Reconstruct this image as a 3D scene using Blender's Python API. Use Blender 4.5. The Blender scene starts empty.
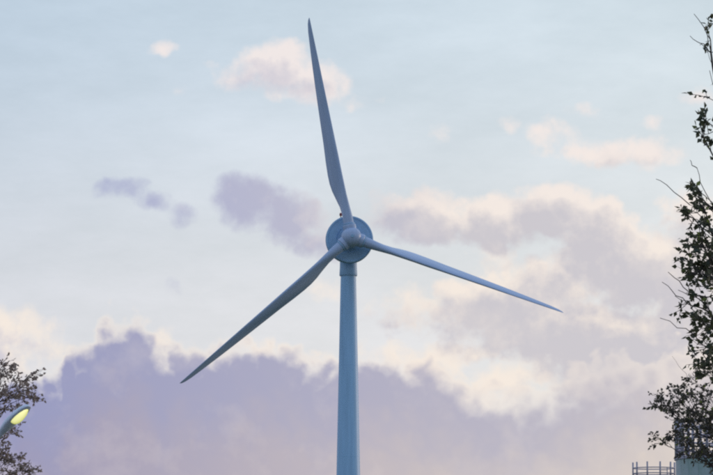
import bpy, bmesh, math, random
import numpy as np
from mathutils import Vector, Matrix
R = math.radians
sc = bpy.context.scene
col = sc.collection

# ------------------------------------------------------------------ camera
F_PX, W_PX, H_PX = 3310.0, 713.0, 475.0      # focal length in photo pixels
PITCH = R(7.0)
cam_d = bpy.data.cameras.new('camera')
cam = bpy.data.objects.new('camera', cam_d); col.objects.link(cam)
cam.location = (0, 0, 1.7)
cam.rotation_euler = (R(90) + PITCH, 0, 0)
cam_d.sensor_width = 36.0
cam_d.lens = 36.0 * F_PX / W_PX
cam_d.clip_start = 0.1
cam_d.clip_end = 20000
sc.camera = cam
sc.render.engine = 'CYCLES'
sc.cycles.filter_width = 2.3
sc.cycles.use_denoising = False
sc.cycles.max_bounces = 6
sc.cycles.transparent_max_bounces = 8
sc.view_settings.view_transform = 'Standard'
sc.view_settings.look = 'None'
sc.view_settings.exposure = 0.0
sc.view_settings.gamma = 1.0
sc.view_settings.use_curve_mapping = False

FWD = Vector((0, math.cos(PITCH), math.sin(PITCH)))
UPV = Vector((0, -math.sin(PITCH), math.cos(PITCH)))
def at(px, py, Y):
    """photo pixel + horizontal distance from the camera -> point in the place"""
    d = FWD + Vector((1, 0, 0)) * ((px - W_PX/2) / F_PX) + UPV * ((H_PX/2 - py) / F_PX)
    return Vector((0, 0, 1.7)) + d * (Y / d.y)

# ------------------------------------------------------------------ sun
SUN_AZ, SUN_EL = R(62.0), R(7.0)             # azimuth clockwise from +Y (towards +X)
sun_dir = Vector((math.sin(SUN_AZ)*math.cos(SUN_EL), math.cos(SUN_AZ)*math.cos(SUN_EL), math.sin(SUN_EL)))
sd = bpy.data.lights.new('sun', 'SUN'); sd.energy = 0.7; sd.angle = R(12); sd.color = (1.0, 0.80, 0.66)
so = bpy.data.objects.new('sun', sd); col.objects.link(so)
so.rotation_euler = (-sun_dir).to_track_quat('-Z', 'Y').to_euler()
so.location = (60, 40, 60)

# ------------------------------------------------------------------ world: sky and clouds
world = bpy.data.worlds.new('World'); sc.world = world
world.use_nodes = True
NT = world.node_tree; NT.nodes.clear()
BG_STRENGTH = 0.10

class G:
    """tiny expression builder over shader nodes"""
    def __init__(s, nt): s.nt = nt
    def new(s, t): return s.nt.nodes.new(t)
    def put(s, sock, v):
        if hasattr(v, 'is_output'): s.nt.links.new(v, sock)
        elif isinstance(v, (tuple, list, Vector)):
            sock.default_value = tuple(v) if len(v) == len(sock.default_value) else tuple(v) + (1.0,)
        else: sock.default_value = v
    def m(s, op, a, b=0.0, c=0.0, clamp=False):
        n = s.new('ShaderNodeMath'); n.operation = op; n.use_clamp = clamp
        s.put(n.inputs[0], a); s.put(n.inputs[1], b); s.put(n.inputs[2], c)
        return n.outputs[0]
    def v(s, op, a, b=(0, 0, 0), c=(0, 0, 0)):
        n = s.new('ShaderNodeVectorMath'); n.operation = op
        s.put(n.inputs[0], a); s.put(n.inputs[1], b)
        if op == 'MULTIPLY_ADD': s.put(n.inputs[2], c)
        return n.outputs['Value'] if op in ('DOT_PRODUCT', 'LENGTH') else n.outputs[0]
    def scale(s, a, k):
        n = s.new('ShaderNodeVectorMath'); n.operation = 'SCALE'; s.put(n.inputs[0], a); s.put(n.inputs['Scale'], k); return n.outputs[0]
    def comb(s, x, y, z):
        n = s.new('ShaderNodeCombineXYZ'); s.put(n.inputs[0], x); s.put(n.inputs[1], y); s.put(n.inputs[2], z); return n.outputs[0]
    def sstep(s, x, lo, hi, olo=0.0, ohi=1.0):
        n = s.new('ShaderNodeMapRange'); n.interpolation_type = 'SMOOTHSTEP'
        for i, q in enumerate((x, lo, hi, olo, ohi)): s.put(n.inputs[i], q)
        return n.outputs[0]
    def lin(s, x, lo, hi, olo=0.0, ohi=1.0):
        n = s.new('ShaderNodeMapRange'); n.interpolation_type = 'LINEAR'; n.clamp = True
        for i, q in enumerate((x, lo, hi, olo, ohi)): s.put(n.inputs[i], q)
        return n.outputs[0]
    def noise(s, vec, scale, detail=4.0, rough=0.5, lac=2.0, color=False):
        n = s.new('ShaderNodeTexNoise'); n.noise_dimensions = '3D'
        s.put(n.inputs['Vector'], vec); n.inputs['Scale'].default_value = scale
        n.inputs['Detail'].default_value = detail; n.inputs['Roughness'].default_value = rough
        n.inputs['Lacunarity'].default_value = lac
        return n.outputs['Color'] if color else n.outputs['Fac']
    def mix(s, f, a, b):
        n = s.new('ShaderNodeMix'); n.data_type = 'RGBA'; n.clamp_factor = True
        s.put(n.inputs[0], f); s.put(n.inputs[6], a); s.put(n.inputs[7], b)
        return n.outputs[2]
    def fmix(s, f, a, b):
        n = s.new('ShaderNodeMix'); n.data_type = 'FLOAT'
        s.put(n.inputs[0], f); s.put(n.inputs[2], a); s.put(n.inputs[3], b)
        return n.outputs[0]

def srgb(r, g, b):
    f = lambda c: (c/255/12.92) if c/255 <= 0.04045 else ((c/255+0.055)/1.055)**2.4
    return (f(r), f(g), f(b))
def rad(r, g, b):
    return tuple(c / BG_STRENGTH for c in srgb(r, g, b))

g = G(NT)
tc = g.new('ShaderNodeTexCoord')
D = tc.outputs['Generated']
sky = g.new('ShaderNodeTexSky'); sky.sky_type = 'NISHITA'; sky.sun_disc = False
sky.sun_elevation = SUN_EL; sky.sun_rotation = SUN_AZ
sky.altitude = 30; sky.air_density = 1.0; sky.dust_density = 0.6; sky.ozone_density = 2.0
sep = g.new('ShaderNodeSeparateXYZ'); g.put(sep.inputs[0], D)
dz = sep.outputs[2]
ang = g.v('DOT_PRODUCT', D, tuple(sun_dir))            # cosine to the sun

# chart of the sky about a fixed sky point (7 degrees above north); unit = 100 photo pixels = 1.7 degrees
UN = F_PX / 100.0
fz = g.m('MAXIMUM', g.v('DOT_PRODUCT', D, tuple(FWD)), 0.05)
k_inv = g.m('DIVIDE', UN, fz)
sx = g.m('MULTIPLY', sep.outputs[0], k_inv)
sy = g.m('MULTIPLY', g.v('DOT_PRODUCT', D, tuple(UPV)), k_inv)
P3 = g.scale(D, UN)
# large rolling warp + fine warp
w1 = g.v('SUBTRACT', g.noise(P3, 1.1, 2.0, 0.5, color=True), (0.5, 0.5, 0.5))
w2 = g.v('SUBTRACT', g.noise(P3, 3.3, 4.0, 0.55, color=True), (0.5, 0.5, 0.5))
warp = g.v('ADD', g.v('MULTIPLY', w1, (0.38, 0.28, 0)), g.v('MULTIPLY', w2, (0.34, 0.30, 0)))
CH = g.v('ADD', g.comb(sx, sy, 0.0), warp)
CHs = g.v('ADD', g.comb(sx, sy, 0.0), g.scale(warp, 0.6))

fb = g.m('SUBTRACT', g.noise(P3, 2.4, 8.0, 0.60), 0.5)       # cloud detail
fb2 = g.m('SUBTRACT', g.noise(g.v('ADD', P3, (3.1, 7.7, 1.9)), 1.0, 6.0, 0.55), 0.5)
fine = g.m('SUBTRACT', g.noise(P3, 8.0, 5.0, 0.62), 0.5)
# rounded heads
vo = g.new('ShaderNodeTexVoronoi'); vo.voronoi_dimensions = '3D'; vo.feature = 'SMOOTH_F1'; vo.normalize = False
g.put(vo.inputs['Vector'], g.v('ADD', P3, g.scale(w2, 0.25)))
vo.inputs['Scale'].default_value = 4.2; vo.inputs['Smoothness'].default_value = 0.35; vo.inputs['Detail'].default_value = 1.0; vo.inputs['Roughness'].default_value = 0.5
puff = g.m('SUBTRACT', 0.50, vo.outputs['Distance'])
# the same noises a little further towards the light: heads get bright on the sun's side, bases stay in shade
lit_step = tuple(sun_dir*0.08 + Vector((0, 0, 0.12)))
P3s = g.v('ADD', P3, lit_step)
fbs = g.m('SUBTRACT', g.noise(P3s, 2.4, 6.0, 0.60), 0.5)
rel = g.m('SUBTRACT', fb, fbs)
fb2s = g.m('SUBTRACT', g.noise(g.v('ADD', P3, (3.1 + lit_step[0]*2.5, 7.7 + lit_step[1]*2.5, 1.9 + lit_step[2]*2.5)), 1.0, 4.0, 0.55), 0.5)
relb = g.m('SUBTRACT', fb2, fb2s)
LSTEP = (0.09, 0.17, 0.0)                                    # the same step on the chart

def blobs(lst, vec):
    """lst of (px, py, rx, ry, weight) in photo pixels -> field: weight at the middle, 0 on the ellipse, falling on outside"""
    acc = None
    for (px, py, rx, ry, w) in lst:
        cx, cy = (px - W_PX/2)/100, (H_PX/2 - py)/100
        ax, ay = 100.0/rx, 100.0/ry
        q = g.v('MULTIPLY_ADD', vec, (ax, ay, 0), (-cx*ax, -cy*ay, 0))
        f = g.m('MULTIPLY_ADD', g.v('DOT_PRODUCT', q, q), -w, w)
        if acc is None: acc = f
        else:
            acc = g.m('SMOOTH_MAX', acc, f, 0.25)
    return acc

# outside the charted part the same kinds of cloud go on by noise alone
win = g.m('MULTIPLY', g.sstep(g.m('ABSOLUTE', sx), 3.9, 6.5, 1.0, 0.0), g.sstep(g.m('ABSOLUTE', sy), 2.7, 5.0, 1.0, 0.0))
big = g.m('SUBTRACT', g.noise(g.v('ADD', P3, (11.0, 5.0, 2.0)), 0.32, 3.0, 0.5), 0.5)
gen_cream = g.m('MULTIPLY_ADD', big, 5.0, -0.55)
gen_mauve = g.m('MULTIPLY_ADD', big, 5.0, -0.95)

# small sunlit clouds
cream_l = [
    (278, 66, 42, 34, 0.9), (318, 80, 36, 26, 0.75), (244, 78, 34, 20, 0.55), (300, 92, 50, 14, 0.5), (352, 102, 22, 8, 0.2),
    (162, 47, 18, 7, 0.40), (184, 90, 14, 8, 0.30), (132, 49, 8, 4, 0.1), (215, 62, 10, 6, 0.2),
    (556, 134, 36, 17, 0.6), (598, 150, 50, 17, 0.6), (652, 150, 38, 20, 0.6), (512, 124, 13, 9, 0.35), (585, 112, 18, 9, 0.35), (650, 120, 16, 8, 0.35), (703, 95, 22, 13, 0.5), (440, 130, 10, 8, 0.12),
    (262, 345, 36, 12, 0.5), (162, 336, 16, 12, 0.5), (310, 358, 28, 10, 0.35), (385, 356, 42, 20, 0.7), (435, 360, 44, 20, 0.75), (505, 382, 46, 20, 0.7), (552, 370, 54, 24, 0.4),
    (5, 345, 80, 44, 0.6), (45, 368, 20, 8, 0.3), (30, 452, 14, 14, 0.4), (325, 290, 18, 16, 0.3),
    (490, 262, 40, 26, 0.4), (598, 320, 36, 20, 0.5), (410, 306, 60, 20, 0.4),
]
# deeper clouds, shaded inside
mauve_l = [
    (120, 188, 32, 14, 0.85), (152, 199, 26, 11, 0.55), (184, 213, 18, 13, 0.6),
    (250, 202, 38, 32, 1.15), (290, 220, 38, 30, 1.0), (318, 242, 36, 18, 0.6),
    (430, 220, 62, 30, 0.8), (395, 208, 30, 16, 0.4), (500, 222, 62, 34, 0.85), (556, 212, 50, 32, 0.85), (600, 232, 46, 40, 0.8),
    (600, 152, 50, 9, 0.22),
    (640, 266, 76, 46, 0.95), (690, 300, 60, 90, 0.8), (560, 282, 60, 32, 0.6), (505, 306, 80, 38, 0.9), (635, 352, 105, 48, 1.1), (565, 332, 90, 36, 0.9), (470, 330, 50, 18, 0.4), (695, 215, 40, 30, 0.5),
    (175, 288, 11, 11, 0.2), (400, 318, 44, 14, 0.3), (660, 390, 80, 30, 0.7), (595, 375, 70, 30, 0.7), (480, 350, 50, 16, 0.4),
]
det = g.m('ADD', g.m('MULTIPLY', fb, 1.35), g.m('ADD', g.m('MULTIPLY', puff, 0.45), g.m('MULTIPLY', fine, 0.40)))
dets = g.m('ADD', g.m('MULTIPLY', fbs, 1.35), g.m('MULTIPLY', puff, 0.30))
CHl = g.v('ADD', CHs, LSTEP)
fc = g.m('ADD', g.m('ADD', blobs(cream_l, CHs), det), 0.08)
fcs = g.m('ADD', g.m('ADD', blobs(cream_l, CHl), dets), 0.08)
fm = g.m('ADD', g.m('ADD', blobs(mauve_l, CHs), det), 0.12)
fms = g.m('ADD', g.m('ADD', blobs(mauve_l, CHl), dets), 0.12)
FC = g.fmix(win, g.m('ADD', gen_cream, det), fc)
FCs = g.fmix(win, g.m('ADD', gen_cream, dets), fcs)
FM = g.fmix(win, g.m('ADD', gen_mauve, det), fm)
FMs = g.fmix(win, g.m('ADD', gen_mauve, dets), fms)

# the long bank above the horizon
fcv = g.new('ShaderNodeFloatCurve')
top_pts = [(-300, 372), (-120, 380), (-10, 386), (20, 376), (38, 370), (56, 376), (64, 356), (80, 348), (90, 342), (95, 326), (112, 320), (134, 324), (150, 336), (160, 348), (178, 345), (200, 352), (220, 354), (238, 342), (262, 344), (285, 350), (305, 356),
           (330, 364), (350, 356), (378, 352), (402, 360), (425, 362), (446, 370), (466, 382), (490, 390), (530, 390), (565, 378), (600, 366), (640, 358), (690, 356), (760, 372), (1000, 380)]
X0, X1, Y0, Y1 = -300.0, 1000.0, 475.0, 275.0
c = fcv.mapping.curves[0]
pts = [((x - X0)/(X1 - X0), (y - Y0)/(Y1 - Y0)) for x, y in top_pts]
while len(c.points) < len(pts): c.points.new(0.5, 0.5)
for p, (x, y) in zip(c.points, pts): p.location = (x, y)
fcv.mapping.update()
CHb = g.v('ADD', g.comb(sx, sy, 0.0), g.scale(warp, 0.32))
wx = g.v('DOT_PRODUCT', CHb, (1, 0, 0)); wy = g.v('DOT_PRODUCT', CHb, (0, 1, 0))
tcurve = g.lin(wx, (X0 - W_PX/2)/100, (X1 - W_PX/2)/100)
g.put(fcv.inputs['Value'], tcurve); fcv.inputs['Factor'].default_value = 1.0
top = g.lin(fcv.outputs[0], 0.0, 1.0, (H_PX/2 - Y0)/100, (H_PX/2 - Y1)/100)
bdet = g.m('ADD', g.m('MULTIPLY', fb, 0.20), g.m('ADD', g.m('MULTIPLY', puff, 0.30), g.m('MULTIPLY', fine, 0.10)))
FBk = g.m('ADD', g.m('ADD', g.m('SUBTRACT', top, wy), bdet), 0.09)
el = g.m('MULTIPLY', g.m('ARCSINE', dz), UN)
FBg = g.m('ADD', g.m('SUBTRACT', R(4.7)*UN, el), g.m('ADD', g.m('MULTIPLY', big, 3.0), g.m('MULTIPLY', fb, 0.6)))
FB = g.fmix(win, FBg, FBk)

# colours of the air and of cloud in light and in shade; warmer and brighter towards the sun
sunw = g.lin(ang, 0.365, 0.58)
clear = sky.outputs[0]
veil_n = g.noise(g.v('MULTIPLY', P3, (0.5, 0.5, 1.4)), 0.8, 8.0, 0.66)
veil = g.m('ADD', g.lin(dz, 0.07, 0.36, 0.93, 0.72), g.m('MULTIPLY', g.m('SUBTRACT', veil_n, 0.5), 0.50), clamp=True)
VEIL_C = g.mix(g.sstep(dz, 0.08, 0.20), g.mix(sunw, rad(226, 227, 234), rad(237, 236, 234)), g.mix(sunw, rad(201, 218, 235), rad(223, 235, 242)))
VEIL_C = g.mix(g.sstep(dz, 0.17, 0.55), VEIL_C, rad(195, 219, 247))
base = g.mix(veil, clear, VEIL_C)
LIT = g.mix(g.sstep(dz, 0.09, 0.18), rad(247, 235, 223), rad(243, 233, 230))
SH_HI = g.mix(g.lin(sunw, 0.22, 0.66), rad(163, 168, 204), rad(204, 200, 206))
SH_B1 = g.mix(sunw, rad(143, 148, 190), rad(199, 193, 198))
SH_B2 = g.mix(sunw, rad(149, 145, 178), rad(226, 214, 201))
ac = g.m('MULTIPLY', g.sstep(FC, -0.08, 0.72), 0.92)
csh = g.m('ADD', g.sstep(FCs, 0.18, 0.95, 0.0, 0.46), g.m('MULTIPLY', rel, -0.9), clamp=True)
s1 = g.mix(ac, base, g.mix(csh, LIT, SH_HI))
am = g.m('MULTIPLY', g.sstep(FM, -0.10, g.lin(sunw, 0.30, 0.60, 1.05, 0.50)), g.lin(sunw, 0.05, 0.4, 0.72, 0.94))
lit_top = g.m('MULTIPLY', g.sstep(FMs, -0.12, 0.85, 1.0, 0.0), g.lin(sunw, 0.40, 0.66, 0.0, 1.0))
mlit = g.m('ADD', lit_top, g.m('ADD', g.m('MULTIPLY', fb2, 0.45), g.m('ADD', g.m('MULTIPLY', rel, 0.75), g.m('MULTIPLY', relb, 0.5))), clamp=True)
s2 = g.mix(am, s1, g.mix(mlit, SH_HI, LIT))
rimw = g.m('ADD', g.lin(sunw, 0.0, 0.6, 0.26, 0.52), g.m('MULTIPLY', fb2, 1.6), clamp=True)
rim = g.m('MULTIPLY', g.sstep(FB, -0.11, 0.03), rimw)
s3 = g.mix(rim, s2, LIT)
ab = g.sstep(FB, -0.05, g.lin(sunw, 0.50, 0.80, 0.22, 0.55))
mottb = g.m('ADD', g.m('MULTIPLY', fb2, 0.22), g.m('ADD', g.m('MULTIPLY', rel, 0.35), g.m('MULTIPLY', relb, 0.35)))
bank_c = g.mix(g.m('ADD', 0.02, mottb), g.mix(g.sstep(FB, 0.3, 1.3), SH_B1, SH_B2), LIT)
s4 = g.mix(g.m('MULTIPLY', ab, 0.96), s3, bank_c)
bg = g.new('ShaderNodeBackground'); bg.inputs['Strength'].default_value = BG_STRENGTH
g.put(bg.inputs['Color'], s4)
wo = g.new('ShaderNodeOutputWorld'); NT.links.new(bg.outputs[0], wo.inputs['Surface'])
world.cycles.sampling_method = 'MANUAL'; world.cycles.sample_map_resolution = 256

# ------------------------------------------------------------------ helpers
def mat(name, c, rough=0.6, metal=0.0, nscale=None, namt=0.25, c2=None, spec=0.5, bump=0.0, stretch=None, coord='Object'):
    m = bpy.data.materials.new(name); m.use_nodes = True
    nt = m.node_tree; b = nt.nodes['Principled BSDF']
    b.inputs['Roughness'].default_value = rough; b.inputs['Metallic'].default_value = metal
    b.inputs['Specular IOR Level'].default_value = spec
    b.inputs['Base Color'].default_value = (*c, 1)
    if nscale:
        h = G(nt)
        t = h.new('ShaderNodeTexCoord')
        n = h.noise(h.v('MULTIPLY', t.outputs[coord], stretch) if stretch else t.outputs[coord], nscale, 6.0, 0.6)
        f = h.lin(n, 0.3, 0.7)
        d = c2 if c2 else tuple(x*(1-namt) for x in c)
        h.put(b.inputs['Base Color'], h.mix(f, c, d))
        if bump:
            bn = h.new('ShaderNodeBump'); bn.inputs['Strength'].default_value = bump; bn.inputs['Distance'].default_value = 0.02
            h.put(bn.inputs['Height'], n); nt.links.new(bn.outputs[0], b.inputs['Normal'])
    return m

def link(name, me, m, parent=None, smooth=False):
    me.materials.append(m) if not me.materials else None
    if smooth:
        me.polygons.foreach_set('use_smooth', [True]*len(me.polygons))
    o = bpy.data.objects.new(name, me); col.objects.link(o)
    if parent is not None: o.parent = parent
    return o

def from_bm(bm, name):
    me = bpy.data.meshes.new(name); bm.normal_update(); bm.to_mesh(me); bm.free(); return me

def empty(name, loc, label, cat, group=None):
    o = bpy.data.objects.new(name, None); col.objects.link(o); o.location = loc
    o.empty_display_size = 0.5
    o['label'] = label; o['category'] = cat
    if group: o['group'] = group
    return o

def frame_of(d):
    d = d.normalized()
    a = Vector((0, 0, 1)) if abs(d.z) < 0.9 else Vector((1, 0, 0))
    x = d.cross(a).normalized(); return x, x.cross(d).normalized()

def loft(bm, rings, caps=True, closed=False, recalc=True):
    """rings: lists of points, same count each"""
    vs = [[bm.verts.new(p) for p in r] for r in rings]
    n = len(vs[0])
    rng = range(len(vs)) if closed else range(len(vs)-1)
    for i in rng:
        a, b = vs[i], vs[(i+1) % len(vs)]
        for k in range(n):
            bm.faces.new((a[k], a[(k+1) % n], b[(k+1) % n], b[k]))
    if caps and not closed:
        bm.faces.new(list(reversed(vs[0]))); bm.faces.new(vs[-1])
    if recalc: bmesh.ops.recalc_face_normals(bm, faces=bm.faces[:])

def lathe(bm, prof, seg=48, axis='Z', origin=(0, 0, 0), caps=True):
    """prof: (radius, height along axis)"""
    rings = []
    for r, h in prof:
        ring = []
        for k in range(seg):
            t = 2*math.pi*k/seg
            p = (r*math.cos(t), r*math.sin(t), h) if axis == 'Z' else (r*math.cos(t), h, r*math.sin(t))
            ring.append(Vector(p) + Vector(origin))
        rings.append(ring)
    loft(bm, rings, caps)

def tube(bm, pts, rads, seg=10, caps=True, recalc=True):
    pts = [Vector(p) for p in pts]
    if not hasattr(rads, '__len__'): rads = [rads]*len(pts)
    rings = []
    for i, p in enumerate(pts):
        d = (pts[min(i+1, len(pts)-1)] - pts[max(i-1, 0)])
        x, y = frame_of(d)
        rings.append([p + (x*math.cos(2*math.pi*k/seg) + y*math.sin(2*math.pi*k/seg))*rads[i] for k in range(seg)])
    loft(bm, rings, caps, False, recalc)

def box(bm, c, s):
    r = bmesh.ops.create_cube(bm, size=1.0)
    bmesh.ops.scale(bm, vec=s, verts=r['verts']); bmesh.ops.translate(bm, vec=c, verts=r['verts'])

def sharp_smooth(o, deg=35):
    me = o.data
    me.polygons.foreach_set('use_smooth', [True]*len(me.polygons))
    me.set_sharp_from_angle(angle=R(deg))

# ------------------------------------------------------------------ materials
M_paint = mat('turbine_paint', (0.35, 0.59, 0.90), 0.45, 0, 1.2, 0.20, spec=0.4, stretch=(2.0, 2.0, 0.12))
M_blade = mat('blade_gelcoat', (0.42, 0.53, 0.78), 0.35, 0, 1.0, 0.20, spec=0.45, stretch=(2.5, 2.5, 0.2))
M_gen = mat('generator_paint', (0.31, 0.51, 0.76), 0.5, 0, 1.2, 0.18)
M_dark = mat('dark_steel', (0.06, 0.07, 0.09), 0.5, 0.3, 3.0, 0.3)
M_red = mat('red_lens', (0.20, 0.02, 0.03), 0.3)
M_conc = mat('concrete', (0.30, 0.29, 0.27), 0.9, 0, 1.5, 0.3, bump=0.3)
M_grass = mat('grass', (0.055, 0.085, 0.03), 0.95, 0, 0.08, 0.4, c2=(0.09, 0.10, 0.04))
M_asph = mat('asphalt', (0.05, 0.05, 0.052), 0.9, 0, 6.0, 0.3)
M_line = mat('road_paint', (0.7, 0.7, 0.68), 0.8, 0, 3.0, 0.3)
M_kerb = mat('kerb_stone', (0.32, 0.31, 0.29), 0.9, 0, 3.0, 0.3)
M_silo = mat('silo_cladding', (0.36, 0.44, 0.49), 0.35, 0.35, 1.8, 0.35, c2=(0.23, 0.34, 0.33))
M_silo2 = mat('tank_cladding', (0.42, 0.45, 0.48), 0.4, 0.3, 1.8, 0.25)
M_rail = mat('galvanised_rail', (0.42, 0.40, 0.50), 0.5, 0.2, 5.0, 0.3)
M_lamp = mat('lamp_casing', (0.70, 0.76, 0.92), 0.45, 0.1, 4.0, 0.2)
M_bark = mat('bark', (0.075, 0.058, 0.055), 0.95, 0, 12.0, 0.5, bump=0.5)
M_bark2 = mat('reddish_bark', (0.11, 0.065, 0.062), 0.95, 0, 12.0, 0.5, bump=0.5)

def leaf_mat(name, c1, c2, c3, trl=0.3):
    m = bpy.data.materials.new(name); m.use_nodes = True
    nt = m.node_tree; h = G(nt); b = nt.nodes['Principled BSDF']; out = nt.nodes['Material Output']
    geo = h.new('ShaderNodeNewGeometry')
    rnd = geo.outputs['Random Per Island']
    cc = h.mix(h.sstep(rnd, 0.35, 0.75), h.mix(h.sstep(rnd, 0.0, 0.35), c1, c2), c2)
    cc = h.mix(h.sstep(rnd, 0.93, 0.99), cc, c3)
    h.put(b.inputs['Base Color'], cc); b.inputs['Roughness'].default_value = 0.55
    tr = h.new('ShaderNodeBsdfTranslucent'); h.put(tr.inputs['Color'], cc)
    mx = h.new('ShaderNodeMixShader'); mx.inputs[0].default_value = trl
    nt.links.new(b.outputs[0], mx.inputs[1]); nt.links.new(tr.outputs[0], mx.inputs[2]); nt.links.new(mx.outputs[0], out.inputs['Surface'])
    return m
M_leafA = leaf_mat('dark_green_leaf', (0.042, 0.060, 0.048), (0.095, 0.095, 0.050), (0.20, 0.24, 0.05), 0.4)
M_leafB = leaf_mat('olive_leaf', (0.080, 0.072, 0.070), (0.12, 0.105, 0.075), (0.24, 0.28, 0.05), 0.4)
M_leafC = leaf_mat('russet_leaf', (0.24, 0.165, 0.14), (0.36, 0.28, 0.25), (0.45, 0.38, 0.34), 0.5)

# ------------------------------------------------------------------ ground, road
def sheet(name, x0, x1, y0, y1, z, m):
    bm = bmesh.new()
    bm.faces.new([bm.verts.new(p) for p in ((x0, y0, z), (x1, y0, z), (x1, y1, z), (x0, y1, z))])
    o = link(name, from_bm(bm, name), m); o['kind'] = 'structure'; return o
sheet('ground', -9000, 9000, -9000, 9000, 0.0, M_grass)
sheet('road', -400, 400, 50.0, 57.0, 0.006, M_asph)
def kerb(y):
    bm = bmesh.new(); box(bm, (0, y, 0.06), (800, 0.15, 0.12))
    bmesh.ops.bevel(bm, geom=bm.edges[:], offset=0.02, segments=2, affect='EDGES')
    o = link('kerb', from_bm(bm, 'kerb'), M_kerb); o['kind'] = 'structure'
kerb(49.92); kerb(57.08)
rl = sheet('road_marking', -400, 400, 53.44, 53.56, 0.012, M_line)
bm = bmesh.new(); box(bm, (0, 58.4, 0.05), (800, 2.49, 0.10)); o = link('pavement', from_bm(bm, 'pavement'), M_conc); o['kind'] = 'structure'

# ------------------------------------------------------------------ wind turbine
HUB_D = 393.0
hubc = at(351.4, 237.2, HUB_D)                       # centre of the three blade axes
YAW, TILT = R(6.0), R(0.5)
OVERHANG = 4.6
# rotor frame: local -Y is upwind (towards the viewer); yaw turns the nose to the right (+X)
Rm = Matrix.Rotation(YAW, 4, 'Z') @ Matrix.Rotation(-TILT, 4, 'X')
upwind = (Rm @ Vector((0, -1, 0)))
tower_xy = hubc - upwind*OVERHANG
tb = Vector((at(348.3, 330, 397).x, tower_xy.y, 0.0))
turb = empty('wind_turbine', tb, 'tall pale blue-grey three-bladed wind turbine with a round disc generator on a tapering tower', 'wind turbine')
def to_local(me_obj):                                 # rotor parts sit in the turbine's frame
    me_obj.parent = turb
    me_obj.matrix_local = Matrix.Translation(hubc - tb) @ Rm
    return me_obj
zc = (tower_xy.z)
TOPZ = zc - 2.9
# tower: tapering steel tube in four welded sections
def rad_at(z):
    return 0.905 + (TOPZ - z) * 0.0204
secs = [0.35, 12.0, 24.0, 35.0, TOPZ - 1.15]
bm = bmesh.new()
prof = []
for i in range(len(secs)-1):
    a, b = secs[i], secs[i+1]
    n = 6
    for k in range(n+1):
        if i and k == 0: continue
        z = a + (b-a)*k/n
        prof.append((rad_at(z), z))
lathe(bm, prof, 64)
tower = link('tower', from_bm(bm, 'tower'), M_paint, turb); sharp_smooth(tower)
for z in secs[1:-1]:
    bm = bmesh.new(); r = rad_at(z)
    lathe(bm, [(r-0.05, z-0.06), (r+0.006, z-0.05), (r+0.006, z+0.05), (r-0.05, z+0.06)], 64)
    sharp_smooth(link('flange', from_bm(bm, 'flange'), M_paint, tower))
bm = bmesh.new(); ct = TOPZ - 1.15
lathe(bm, [(0.9, ct-0.08), (1.06, ct-0.06), (1.08, ct), (1.06, ct+0.5), (1.03, ct+1.0), (1.02, TOPZ+1.4)], 48)
sharp_smooth(link('yaw_collar', from_bm(bm, 'yaw_collar'), M_gen, turb))
bm = bmesh.new(); lathe(bm, [(3.6, -0.3), (3.6, 0.28), (3.5, 0.36), (2.2, 0.40)], 48)
sharp_smooth(link('foundation', from_bm(bm, 'foundation'), M_conc, turb))
bm = bmesh.new(); box(bm, (0, -rad_at(1.9)-0.005, 1.75), (0.95, 0.16, 2.1)); bmesh.ops.bevel(bm, geom=bm.edges[:], offset=0.06, segments=2, affect='EDGES')
dr = link('door', from_bm(bm, 'door'), M_gen, turb)
bm = bmesh.new(); box(bm, (0.33, -rad_at(1.9)-0.11, 1.7), (0.05, 0.06, 0.22)); link('handle', from_bm(bm, 'handle'), M_dark, dr)
for k in range(3):
    bm = bmesh.new(); box(bm, (0, -rad_at(0.8)-0.35-0.28*k, 0.55-0.18*k+0.02), (1.1, 0.27, 0.06)); link('step', from_bm(bm, 'step'), M_dark, turb)

# generator disc (ring), along local Y; hub centre is the origin, disc sits behind
bm = bmesh.new()
yb = 1.95
lathe(bm, [(0.9, yb+0.10), (1.55, yb+0.12), (1.62, yb+0.02), (2.55, yb+0.02), (2.62, yb-0.04), (2.76, yb-0.04), (2.84, yb+0.04), (2.86, yb+0.14),
           (2.86, yb+0.75), (2.80, yb+0.88), (2.5, yb+0.95), (1.6, yb+1.1)], 72, 'Y')
gen = to_local(link('generator', from_bm(bm, 'generator'), M_gen)); sharp_smooth(gen, 25)
# nacelle behind
bm = bmesh.new()
lathe(bm, [(1.5, yb+1.05), (1.58, yb+1.3), (1.55, yb+2.6), (1.40, yb+3.6), (1.05, yb+4.3), (0.5, yb+4.65), (0.1, yb+4.7)], 48, 'Y')
nac = to_local(link('nacelle', from_bm(bm, 'nacelle'), M_gen)); sharp_smooth(nac)
# mast with red lamp and wind vane on the disc's top rim
lx = -1.02
bm = bmesh.new(); tube(bm, [(lx, yb+0.6, 2.4), (lx, yb+0.6, 2.92)], 0.06, 8); tube(bm, [(lx-0.2, yb+0.6, 2.6), (lx+0.2, yb+0.6, 2.6)], 0.04, 8)
mast = to_local(link('lamp_mast', from_bm(bm, 'lamp_mast'), M_dark))
bm = bmesh.new(); lathe(bm, [(0.11, 2.90), (0.16, 2.94), (0.16, 3.16), (0.10, 3.26), (0.02, 3.29)], 16, 'Z', (lx, yb+0.6, 0))
link('red_lamp', from_bm(bm, 'red_lamp'), M_red, mast, True)
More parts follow.
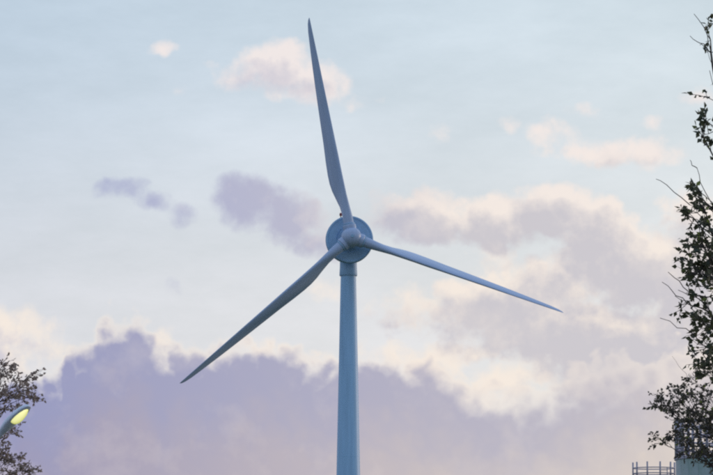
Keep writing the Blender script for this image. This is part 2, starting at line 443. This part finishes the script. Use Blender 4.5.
# hub casting
bm = bmesh.new()
lathe(bm, [(1.05, yb+0.15), (1.12, yb-0.35), (1.22, 0.75), (1.24, 0.1), (1.20, -0.35), (1.08, -0.75), (0.86, -1.08), (0.56, -1.30), (0.25, -1.40), (0.02, -1.42)], 48, 'Y')
hub = to_local(link('hub', from_bm(bm, 'hub'), M_blade)); sharp_smooth(hub, 50)
bm = bmesh.new(); lathe(bm, [(0.22, -1.36), (0.22, -1.45), (0.16, -1.47)], 20, 'Y'); link('nose_plate', from_bm(bm, 'nose_plate'), M_gen, hub)

# blades
RAD = 27.05
def naca_t(x): return 5*(0.2969*math.sqrt(x) - 0.1260*x - 0.3516*x*x + 0.2843*x**3 - 0.1036*x**4)
def blade_mesh():
    st = [0.05, 0.065, 0.085, 0.11, 0.145, 0.19, 0.225, 0.26, 0.30, 0.36, 0.44, 0.53, 0.62, 0.71, 0.80, 0.88, 0.94, 0.975, 0.992, 1.0]
    ch = [1.26, 1.26, 1.28, 1.42, 1.84, 2.48, 2.86, 3.04, 3.02, 2.82, 2.46, 2.18, 1.90, 1.62, 1.32, 1.03, 0.80, 0.56, 0.32, 0.07]
    th = [1.0, 1.0, 0.95, 0.76, 0.48, 0.28, 0.23, 0.21, 0.20, 0.21, 0.20, 0.19, 0.18, 0.17, 0.16, 0.16, 0.16, 0.16, 0.16, 0.16]
    bl = [0, 0, 0.05, 0.25, 0.6, 0.9, 1, 1, 1, 1, 1, 1, 1, 1, 1, 1, 1, 1, 1, 1]
    rings = []; N = 28
    for s, c, t, b in zip(st, ch, th, bl):
        r = s*RAD
        tw = R(66 - 9*min(1, max(0, (s-0.2)/0.75))**0.7)
        le = 0.62*(1-s)**0.9 + 0.04 if s > 0.1 else 0.63
        le = min(le, c*0.5)
        ring = []
        for k in range(N):
            a = 2*math.pi*k/N
            xx = 0.5*(1+math.cos(a))                 # 1 = trailing edge, 0 = leading edge
            up = 1 if a <= math.pi else -1
            zz = up*naca_t(xx)*t*(1.15 if up > 0 else 0.85)
            cx, cy = xx*c, zz*c
            kx, ky = 0.5*c*(1+math.cos(a)), 0.5*c*t*math.sin(a)
            X = b*cx + (1-b)*kx - le
            Y = b*cy + (1-b)*ky
            # X: trailing direction, Y: thickness; turn by pitch so the trailing edge goes downwind (+axial)
            T = X*math.cos(tw) - Y*math.sin(tw)
            A = X*math.sin(tw) + Y*math.cos(tw)
            pre = -0.010*r*s                          # slight lean upwind
            ring.append(Vector((-T, A + pre, r)))     # blade points up: trailing = -X
        rings.append(ring)
    bm = bmesh.new(); loft(bm, rings); return from_bm(bm, 'blade')
bme = blade_mesh()
bm = bmesh.new()
lathe(bm, [(0.80, 0.55), (0.82, 1.15), (0.82, 1.42), (0.76, 1.50), (0.70, 1.52)], 40)
sock = from_bm(bm, 'blade_socket')
bm = bmesh.new(); lathe(bm, [(0.60, 1.50), (0.735, 1.53), (0.735, 1.66), (0.66, 1.70), (0.60, 1.71)], 40)
ringm = from_bm(bm, 'bearing_ring')
for k in range(3):
    th = R(100.9 + 120*k)
    rot = Matrix.Rotation(-(th - math.pi/2), 4, 'Y')  # +Z turned to the angle th in the X-Z plane
    b = link('blade', bme, M_blade); b.parent = turb; b.matrix_local = Matrix.Translation(hubc - tb) @ Rm @ rot; sharp_smooth(b, 60)
    s = link('bearing_ring', ringm, M_gen); s.parent = b; sharp_smooth(s)
    s = link('blade_socket', sock, M_blade); s.parent = hub; s.matrix_local = rot; sharp_smooth(s)

# ------------------------------------------------------------------ silos with railed tops
def silo(name, label, cat, cxp, Y, rx_m, top_z, rail_h, nposts, rails, nseg, mt, phase, post_r, ladder_deg):
    c = at(cxp, 400, Y); c.z = 0
    t = empty(name, c, label, cat)
    # cladding in vertical panels
    seg = 2*math.pi/nseg
    bm = bmesh.new()
    n = 4; r0, r1 = rx_m - 0.05, rx_m
    outer, inner = [], []
    for k in range(n+1):
        a = -seg/2*0.985 + seg*0.985*k/n
        rr = r1 - (0.012 if k in (0, n) else 0)
        outer.append((rr*math.cos(a), rr*math.sin(a))); inner.append((r0*math.cos(a), r0*math.sin(a)))
    poly = outer + inner[::-1]
    lo = [bm.verts.new((x, y, 0.3)) for x, y in poly]; hi = [bm.verts.new((x, y, top_z)) for x, y in poly]
    m_ = len(poly)
    for k in range(m_): bm.faces.new((lo[k], lo[(k+1) % m_], hi[(k+1) % m_], hi[k]))
    bm.faces.new(hi); bm.faces.new(lo[::-1]); bmesh.ops.recalc_face_normals(bm, faces=bm.faces[:])
    pm = from_bm(bm, 'panel')
    for k in range(nseg):
        o = link('panel', pm, mt, t); o.rotation_euler.z = seg*k
    bm = bmesh.new(); lathe(bm, [(r0-0.03, 0.0), (r0-0.03, top_z-0.02)], 40); sharp_smooth(link('shell', from_bm(bm, 'shell'), M_dark, t))
    bm = bmesh.new(); lathe(bm, [(rx_m+0.3, -0.2), (rx_m+0.3, 0.25), (rx_m+0.2, 0.3)], 40); sharp_smooth(link('plinth', from_bm(bm, 'plinth'), M_conc, t))
    bm = bmesh.new(); lathe(bm, [(rx_m-0.02, top_z), (rx_m+0.06, top_z+0.02), (rx_m+0.06, top_z+0.14), (rx_m-0.05, top_z+0.17), (rx_m*0.5, top_z+0.24), (0.05, top_z+0.3)], 48)
    sharp_smooth(link('roof', from_bm(bm, 'roof'), M_rail, t))
    rr = rx_m - 0.02; zb = top_z + 0.1
    bm = bmesh.new(); tube(bm, [(0, 0, 0), (0, 0, rail_h + 0.10)], post_r, 8); bm2 = from_bm(bm, 'post')
    for k in range(nposts):
        a = phase + 2*math.pi*k/nposts
        o = link('post', bm2, M_rail, t, True); o.location = (rr*math.cos(a), rr*math.sin(a), zb)
    for f in rails:
        bm = bmesh.new(); S = 48; q = post_r*0.7
        rings = [[Vector(((rr+q*math.cos(b))*math.cos(a), (rr+q*math.cos(b))*math.sin(a), zb + rail_h*f + q*math.sin(b))) for b in [2*math.pi*j/6 for j in range(6)]] for a in [2*math.pi*i/S for i in range(S)]]
        loft(bm, rings, False, True)
        link('rail', from_bm(bm, 'rail'), M_rail, t, True)
    # caged ladder on the side
    la = R(ladder_deg); ld = Vector((math.cos(la), math.sin(la), 0)); lt = Vector((-math.sin(la), math.cos(la), 0))
    bm = bmesh.new()
    for s in (-1, 1):
        p = ld*(rx_m+0.18) + lt*0.22*s
        tube(bm, [p + Vector((0, 0, 0.3)), p + Vector((0, 0, top_z + rail_h))], 0.03, 6)
    lad = link('ladder', from_bm(bm, 'ladder'), M_rail, t)
    bm = bmesh.new(); tube(bm, [lt*-0.22, lt*0.22], 0.015, 6); rm = from_bm(bm, 'rung')
    k = 0.6
    while k < top_z + rail_h:
        o = link('rung', rm, M_rail, lad); o.location = ld*(rx_m+0.18) + Vector((0, 0, k)); k += 0.3
    return t
z1 = at(700, 457, 147).z
silo('storage_silo', 'wide teal panel-clad silo with a tall railing half hidden behind the leafy tree', 'silo',
     736, 147, 61*147/F_PX, z1 - 0.15, 1.55, 22, (0.27, 0.52, 0.77, 1.0), 28, M_silo, 0.1, 0.065, 80)
z2 = at(653, 478, 197).z
silo('vent_tank', 'narrow round tank whose slim open railing rises beside the teal silo', 'tank',
     653, 197, 21*197/F_PX, z2 - 0.25, 0.98, 10, (0.42, 0.75), 16, M_silo2, R(-5.1), 0.048, 60)

# ------------------------------------------------------------------ street lamp
LY = 59.0
head_tip = at(29.0, 406.0, LY)
az = R(-42); tl = R(31)                               # arm leans towards the road (camera side)
adir = Vector((math.cos(az)*math.cos(tl), math.sin(az)*math.cos(tl), math.sin(tl)))
neck = head_tip - adir*0.80
pole_top = neck - adir*0.75 - Vector((0, 0, 0.02))
pbase = Vector((pole_top.x, pole_top.y, 0.1))
lamp = empty('street_lamp', pbase, 'lit street lamp with a yellow bowl and blue-grey arm in front of the russet tree', 'street lamp')
L = lambda p: Vector(p) - pbase
bm = bmesh.new(); h = pole_top.z - 0.1
tube(bm, [(0, 0, 0), (0, 0, 1.3), (0, 0, 1.36), (0, 0, h*0.6), (0, 0, h - 0.35)], [0.095, 0.095, 0.065, 0.055, 0.048], 16)
pole = link('pole', from_bm(bm, 'pole'), M_lamp, lamp); sharp_smooth(pole)
bm = bmesh.new(); box(bm, (0, -0.09, 0.75), (0.11, 0.03, 0.5)); link('hatch', from_bm(bm, 'hatch'), M_lamp, pole)
bm = bmesh.new()
p0 = Vector((0, 0, h-0.38)); p3 = L(neck); pm_ = L(pole_top)
cv = [p0*(1-t)**2 + pm_*2*t*(1-t) + p3*t*t for t in [i/10 for i in range(11)]]
tube(bm, cv, [0.05]*8 + [0.055, 0.06, 0.06], 14); sharp_smooth(link('arm', from_bm(bm, 'arm'), M_lamp, lamp))
# head: flattened loft along the arm direction
side = adir.cross(Vector((0, 0, 1))).normalized(); upn = side.cross(adir).normalized()
def sect(s, w, hu, hd, N=20):
    c = L(neck + adir*s); return [c + side*(w*math.cos(2*math.pi*k/N)) + upn*((hu if math.sin(2*math.pi*k/N) > 0 else hd)*math.sin(2*math.pi*k/N)) for k in range(N)]
bm = bmesh.new()
loft(bm, [sect(-0.06, 0.055, 0.055, 0.055), sect(0.06, 0.09, 0.09, 0.065), sect(0.2, 0.125, 0.115, 0.05), sect(0.45, 0.14, 0.115, 0.035), sect(0.65, 0.125, 0.095, 0.03), sect(0.76, 0.08, 0.065, 0.022), sect(0.80, 0.03, 0.02, 0.01)])
head = link('lamp_head', from_bm(bm, 'lamp_head'), M_lamp, lamp); sharp_smooth(head, 50)
M_bowl = bpy.data.materials.new('lit_bowl'); M_bowl.use_nodes = True
bb = M_bowl.node_tree.nodes['Principled BSDF']; bb.inputs['Base Color'].default_value = (0.5, 0.5, 0.12, 1); bb.inputs['Roughness'].default_value = 0.3
hb = G(M_bowl.node_tree); lw = hb.new('ShaderNodeLayerWeight'); lw.inputs['Blend'].default_value = 0.5
hb.put(bb.inputs['Emission Color'], hb.mix(lw.outputs['Facing'], (1.25, 1.2, 0.62), (0.42, 0.46, 0.05))); bb.inputs['Emission Strength'].default_value = 0.75
bm = bmesh.new()
loft(bm, [sect(0.30, 0.06, 0.0, 0.04), sect(0.33, 0.095, 0.0, 0.08), sect(0.40, 0.105, 0.0, 0.105), sect(0.5, 0.105, 0.0, 0.11), sect(0.62, 0.09, 0.0, 0.09), sect(0.70, 0.06, 0.0, 0.055), sect(0.73, 0.03, 0.0, 0.03)])
bo = link('lamp_bowl', from_bm(bm, 'lamp_bowl'), M_bowl, head); sharp_smooth(bo, 60)

# ------------------------------------------------------------------ trees
def interp(tab, y):
    if y <= tab[0][0]: return tab[0][1]
    for (a, va), (b, vb) in zip(tab, tab[1:]):
        if y <= b: return va + (vb-va)*(y-a)/(b-a)
    return tab[-1][1]
def project(p):
    d = Vector(p) - Vector((0, 0, 1.7)); z = d.dot(FWD)
    return W_PX/2 + d.x/z*F_PX, H_PX/2 - d.dot(UPV)/z*F_PX

def tree(name, label, base, height, trunk_r, lean, tips, bare, leaf_m, bark_m, leaf_size, leaves_per, spread, seed, step=0.35):
    rng = random.Random(seed)
    t = empty(name, base, label, 'tree')
    nodes = []; parent = []
    def add(p, par): nodes.append(Vector(p)); parent.append(par); return len(nodes)-1
    # trunk line with some wander
    prev = -1; K = int(height*0.86/0.4)
    tr_idx = []
    for i in range(K+1):
        f = i/K
        p = Vector((lean[0]*f + 0.10*math.sin(f*7+seed), lean[1]*f + 0.10*math.cos(f*5+seed), height*0.86*f))
        prev = add(p, prev); tr_idx.append(prev)
    NP = np.array([tuple(n) for n in nodes])
    paths = []                                       # (attached to trunk?, node indices)
    lt = [Vector(q) - base for q in tips] ; lb = [Vector(q) - base for q in bare]
    allp = [(p, True) for p in lt] + [(p, False) for p in lb]
    ax = lambda p: math.hypot(p.x - lean[0]*min(1, p.z/height), p.y - lean[1]*min(1, p.z/height))
    allp.sort(key=lambda q: ax(q[0]))
    ends = []
    minz = height*0.18
    for p, leafy in allp:
        A = NP
        dv = np.array(tuple(p)) - A
        dist = np.sqrt((dv**2).sum(1))
        rise = A[:, 2] - (p.z - 0.45*dist)            # branches rise outwards
        axn = np.hypot(A[:, 0] - lean[0]*np.minimum(1, A[:, 2]/height), A[:, 1] - lean[1]*np.minimum(1, A[:, 2]/height))
        cost = dist + np.maximum(0, rise)*1.2 + (A[:, 2] < minz)*50 + np.maximum(0, axn - ax(p) + 0.30)*2.5
        j = int(cost.argmin())
        q = nodes[j]; d = p - q; n = max(5, int(d.length/step))
        on_trunk = j in tr_idx
        cur = j; path = [j]
        ctrl = q + d*0.5 + Vector((rng.uniform(-.12, .12), rng.uniform(-.12, .12), rng.uniform(-0.02, .16)))*d.length
        for i in range(1, n+1):
            f = i/n
            pt = q*(1-f)**2 + ctrl*2*f*(1-f) + p*f*f
            if i < n: pt = pt + Vector((rng.gauss(0, .012), rng.gauss(0, .012), rng.gauss(0, .012)))
            cur = add(pt, cur); path.append(cur)
        NP = np.vstack([NP, np.array([tuple(nodes[k]) for k in path[1:]])])
        paths.append((on_trunk, path)); ends.append((path, leafy))
    # radii by pipe model
    n = len(nodes); load = [0.0]*n
    kids = [0]*n
    for i in range(n):
        if parent[i] >= 0: kids[parent[i]] += 1
    for i in range(n-1, -1, -1):
        if kids[i] == 0: load[i] += 1
        if parent[i] >= 0: load[parent[i]] += load[i]
    e = 0.60
    rt = trunk_r / max(1.0, load[0])**e
    rad_ = [max(0.0035, rt*l**e) for l in load]
    # trunk
    bm = bmesh.new()
    tube(bm, [nodes[i] for i in tr_idx], [max(0.02, rad_[i]) * (1 + 0.5*math.exp(-nodes[i].z/0.35)) for i in tr_idx], 14)
    trunk = link('trunk', from_bm(bm, 'trunk'), bark_m, t, True)
    bmt = bmesh.new()
    for on, path in paths:
        pts = [nodes[i] for i in path]; rs = [min(rad_[path[1]], rad_[i]) for i in path]
        nn = len(rs); rs = [r*(0.95 if rad_[path[-1]] > rt*1.01 else 0.95 - 0.5*i/nn) for i, r in enumerate(rs)]
        if on and rad_[path[1]] > 0.03:
            bm = bmesh.new(); tube(bm, pts, rs, 8); link('limb', from_bm(bm, 'limb'), bark_m, t, True)
        else:
            tube(bmt, pts, rs, 5, True, False)
    # leaves: small folded blades on side twigs round every tip
    V, Fc = [], []
    def leaf(c, d, s):
        d = d.normalized(); x, y = frame_of(d)
        a = rng.uniform(0, 6.28); u = x*math.cos(a) + y*math.sin(a); w = d.cross(u)
        L_ = s*rng.uniform(0.7, 1.25); B = L_*rng.uniform(0.28, 0.40); i0 = len(V)
        fold = B*rng.uniform(0.1, 0.5)
        V.extend([c, c + d*L_*0.45 + u*B + w*fold, c + d*L_ - w*fold*0.6, c + d*L_*0.45 - u*B + w*fold, c + d*L_*0.5])
        Fc.extend([(i0, i0+1, i0+4), (i0+1, i0+2, i0+4), (i0+2, i0+3, i0+4), (i0+3, i0, i0+4)])
    for path, leafy in ends:
        if not leafy: continue
        k = len(path)
        ntw = max(2, int(leaves_per/4))
        for _ in range(ntw):
            f = rng.random()**0.6
            # side twig from the outer half of the path
            ii = path[max(1, int((0.45 + 0.55*f)*(k-1)))]
            o_ = nodes[ii]
            out = (nodes[path[-1]] - nodes[path[0]]).normalized()
            dd = (out*0.6 + Vector((rng.gauss(0, .6), rng.gauss(0, .6), rng.gauss(0.1, .5)))).normalized()
            ln = spread*rng.uniform(0.35, 1.0)
            e1 = o_ + dd*ln
            tube(bmt, [o_, o_ + dd*ln*0.5 + Vector((0, 0, rng.uniform(-.03, .03))), e1], [0.005, 0.004, 0.002], 4, False, False)
            for _l in range(rng.randint(3, 6)):
                c = o_ + dd*ln*rng.uniform(0.3, 1.05)
                leaf(c, (dd + Vector((rng.gauss(0, .7), rng.gauss(0, .7), rng.gauss(-0.25, .6)))), leaf_size)
    bmesh.ops.recalc_face_normals(bmt, faces=bmt.faces[:])
    tw = link('twigs', from_bm(bmt, 'twigs'), bark_m, t, True); tw['kind'] = 'stuff'
    me = bpy.data.meshes.new('crown'); me.from_pydata([tuple(v) for v in V], [], Fc); me.update()
    cr = link('crown', me, leaf_m, t); cr['kind'] = 'stuff'
    return t, len(V)

rng = random.Random(5)
def crown_points(n, c, r, keep):
    out = []; tries = 0
    while len(out) < n and tries < n*60:
        tries += 1
        v = Vector((rng.gauss(0, 1), rng.gauss(0, 1), rng.gauss(0, 1))).normalized() * (rng.random()**0.4)
        p = Vector((c.x + v.x*r[0], c.y + v.y*r[1], c.z + v.z*r[2]))
        if keep(*project(p)): out.append(p)
    return out
def clump(px, py, Y, n, s):
    """n twig tips round a spot of the crown's edge; s in photo pixels"""
    o = []
    for _ in range(n):
        o.append(at(px + rng.gauss(0, s), py + rng.gauss(0, s*0.7), Y + rng.gauss(0, 0.5)))
    return o

# dark broad-leaved tree at the right: only the fringe of its crown is in view
YA = 42.0
baseA = at(1010, 400, YA); baseA.z = 0
bndA = [(-400, 735), (0, 716), (90, 714), (130, 706), (165, 714), (190, 700), (230, 696), (260, 692), (300, 697), (335, 704), (360, 712), (420, 715), (460, 722), (700, 800)]
tipsA = crown_points(300, Vector((baseA.x + 0.2, YA, 7.4)), (4.3, 3.2, 5.4), lambda x, y: x > interp(bndA, y) + 9 + 7*math.sin(y*0.13) + 5*math.sin(y*0.31 + 1))
for (px, py, n, s) in [(709, 30, 2, 3), (711, 72, 1, 2), (706, 98, 1, 2), (708, 125, 3, 4), (703, 137, 3, 3), (699, 189, 2, 2), (697, 198, 4, 4), (690, 195, 1, 2), (706, 205, 3, 4), (692, 222, 3, 4), (705, 218, 3, 5),
                       (682, 197, 0, 1), (698, 240, 5, 5), (708, 245, 5, 5), (684, 255, 2, 3), (690, 272, 4, 4), (700, 270, 7, 5), (709, 262, 6, 5), (706, 285, 5, 5), (690, 292, 2, 3), (684, 303, 1, 3), (700, 305, 4, 5), (692, 318, 3, 4),
                       (705, 325, 5, 5), (699, 342, 3, 4), (710, 345, 5, 4), (706, 358, 4, 5), (711, 370, 4, 4)]:
    tipsA += clump(px, py, YA - 0.3, n, s)
bareA = [at(656, 179, YA), at(690, 36, YA), at(694, 14, YA), at(700, 45, YA), at(662, 282, YA - .4), at(668, 272, YA - .4), at(678, 290, YA), at(660, 318, YA), at(690, 160, YA), at(697, 168, YA), at(690, 205, YA), at(675, 296, YA)]
tree('broadleaf_tree', 'dark leafy tree with bare outer twigs reaching past the teal silo', baseA, 13.6, 0.20, (0.25, 0.1), tipsA, bareA, M_leafA, M_bark, 0.082, 13, 0.28, 3)

# finer-leaved tree behind it, low at the right
YB = 60.0
baseB = at(772, 420, YB); baseB.z = 0
bndB = [(330, 716), (352, 704), (372, 692), (388, 676), (396, 660), (410, 656), (420, 660), (428, 672), (436, 664), (442, 674), (452, 694), (475, 700), (600, 700)]
tipsB = crown_points(330, Vector((baseB.x, YB, 5.5)), (2.3, 1.8, 1.9), lambda x, y: x > interp(bndB, y))
for (px, py, n, s) in [(656, 396, 4, 3), (655, 408, 3, 3), (662, 412, 4, 4), (671, 396, 4, 4), (680, 390, 5, 5), (668, 405, 4, 4), (690, 400, 8, 6), (700, 392, 6, 6), (686, 412, 6, 5), (654, 435, 2, 2), (660, 438, 2, 2), (668, 433, 3, 3), (676, 432, 3, 3),
                       (690, 420, 12, 6), (702, 418, 12, 6), (710, 432, 10, 6), (696, 452, 9, 5), (708, 452, 10, 5), (684, 438, 4, 4), (683, 454, 3, 3), (702, 368, 6, 5), (693, 378, 4, 4), (708, 356, 4, 4), (697, 362, 3, 4)]:
    tipsB += clump(px, py, YB - 0.3, n, s)
tree('small_leaved_tree', 'small-leaved olive tree in front of the teal silo, shorter than the dark leafy tree', baseB, 6.9, 0.12, (-0.1, 0.1), tipsB, [at(650, 436, YB), at(672, 356, YB)], M_leafB, M_bark, 0.070, 13, 0.20, 11, 0.25)

# russet tree at the left behind the street lamp
YC = 79.0
baseC = at(-70, 420, YC); baseC.z = 0
bndC = [(300, -30), (322, -8), (345, -2), (358, 12), (372, 30), (382, 26), (395, 34), (408, 28), (425, 14), (440, 8), (455, 14), (465, 24), (475, 34), (500, 40), (600, 30)]
tipsC = crown_points(340, Vector((baseC.x, YC, 6.7)), (2.7, 2.0, 2.8), lambda x, y: x < interp(bndC, y) - 3)
for (px, py, n, s) in [(0, 322, 1, 2), (9, 362, 4, 3), (4, 372, 4, 4), (14, 372, 4, 4), (33, 374, 3, 3), (24, 378, 3, 4), (20, 388, 5, 4), (33, 396, 4, 3), (36, 398, 2, 2), (8, 392, 5, 4), (28, 388, 3, 3), (6, 405, 4, 4),
                       (14, 432, 3, 3), (3, 440, 4, 3), (6, 452, 4, 3), (12, 462, 4, 4), (18, 458, 2, 3), (22, 466, 3, 3), (28, 471, 4, 3), (10, 473, 5, 5), (36, 474, 2, 2)]:
    tipsC += clump(px, py, YC - 0.2, n, s)
tree('russet_tree', 'russet-leaved tree standing behind the lit street lamp', baseC, 8.8, 0.13, (0.1, 0.0), tipsC, [], M_leafC, M_bark2, 0.085, 18, 0.30, 21, 0.3)
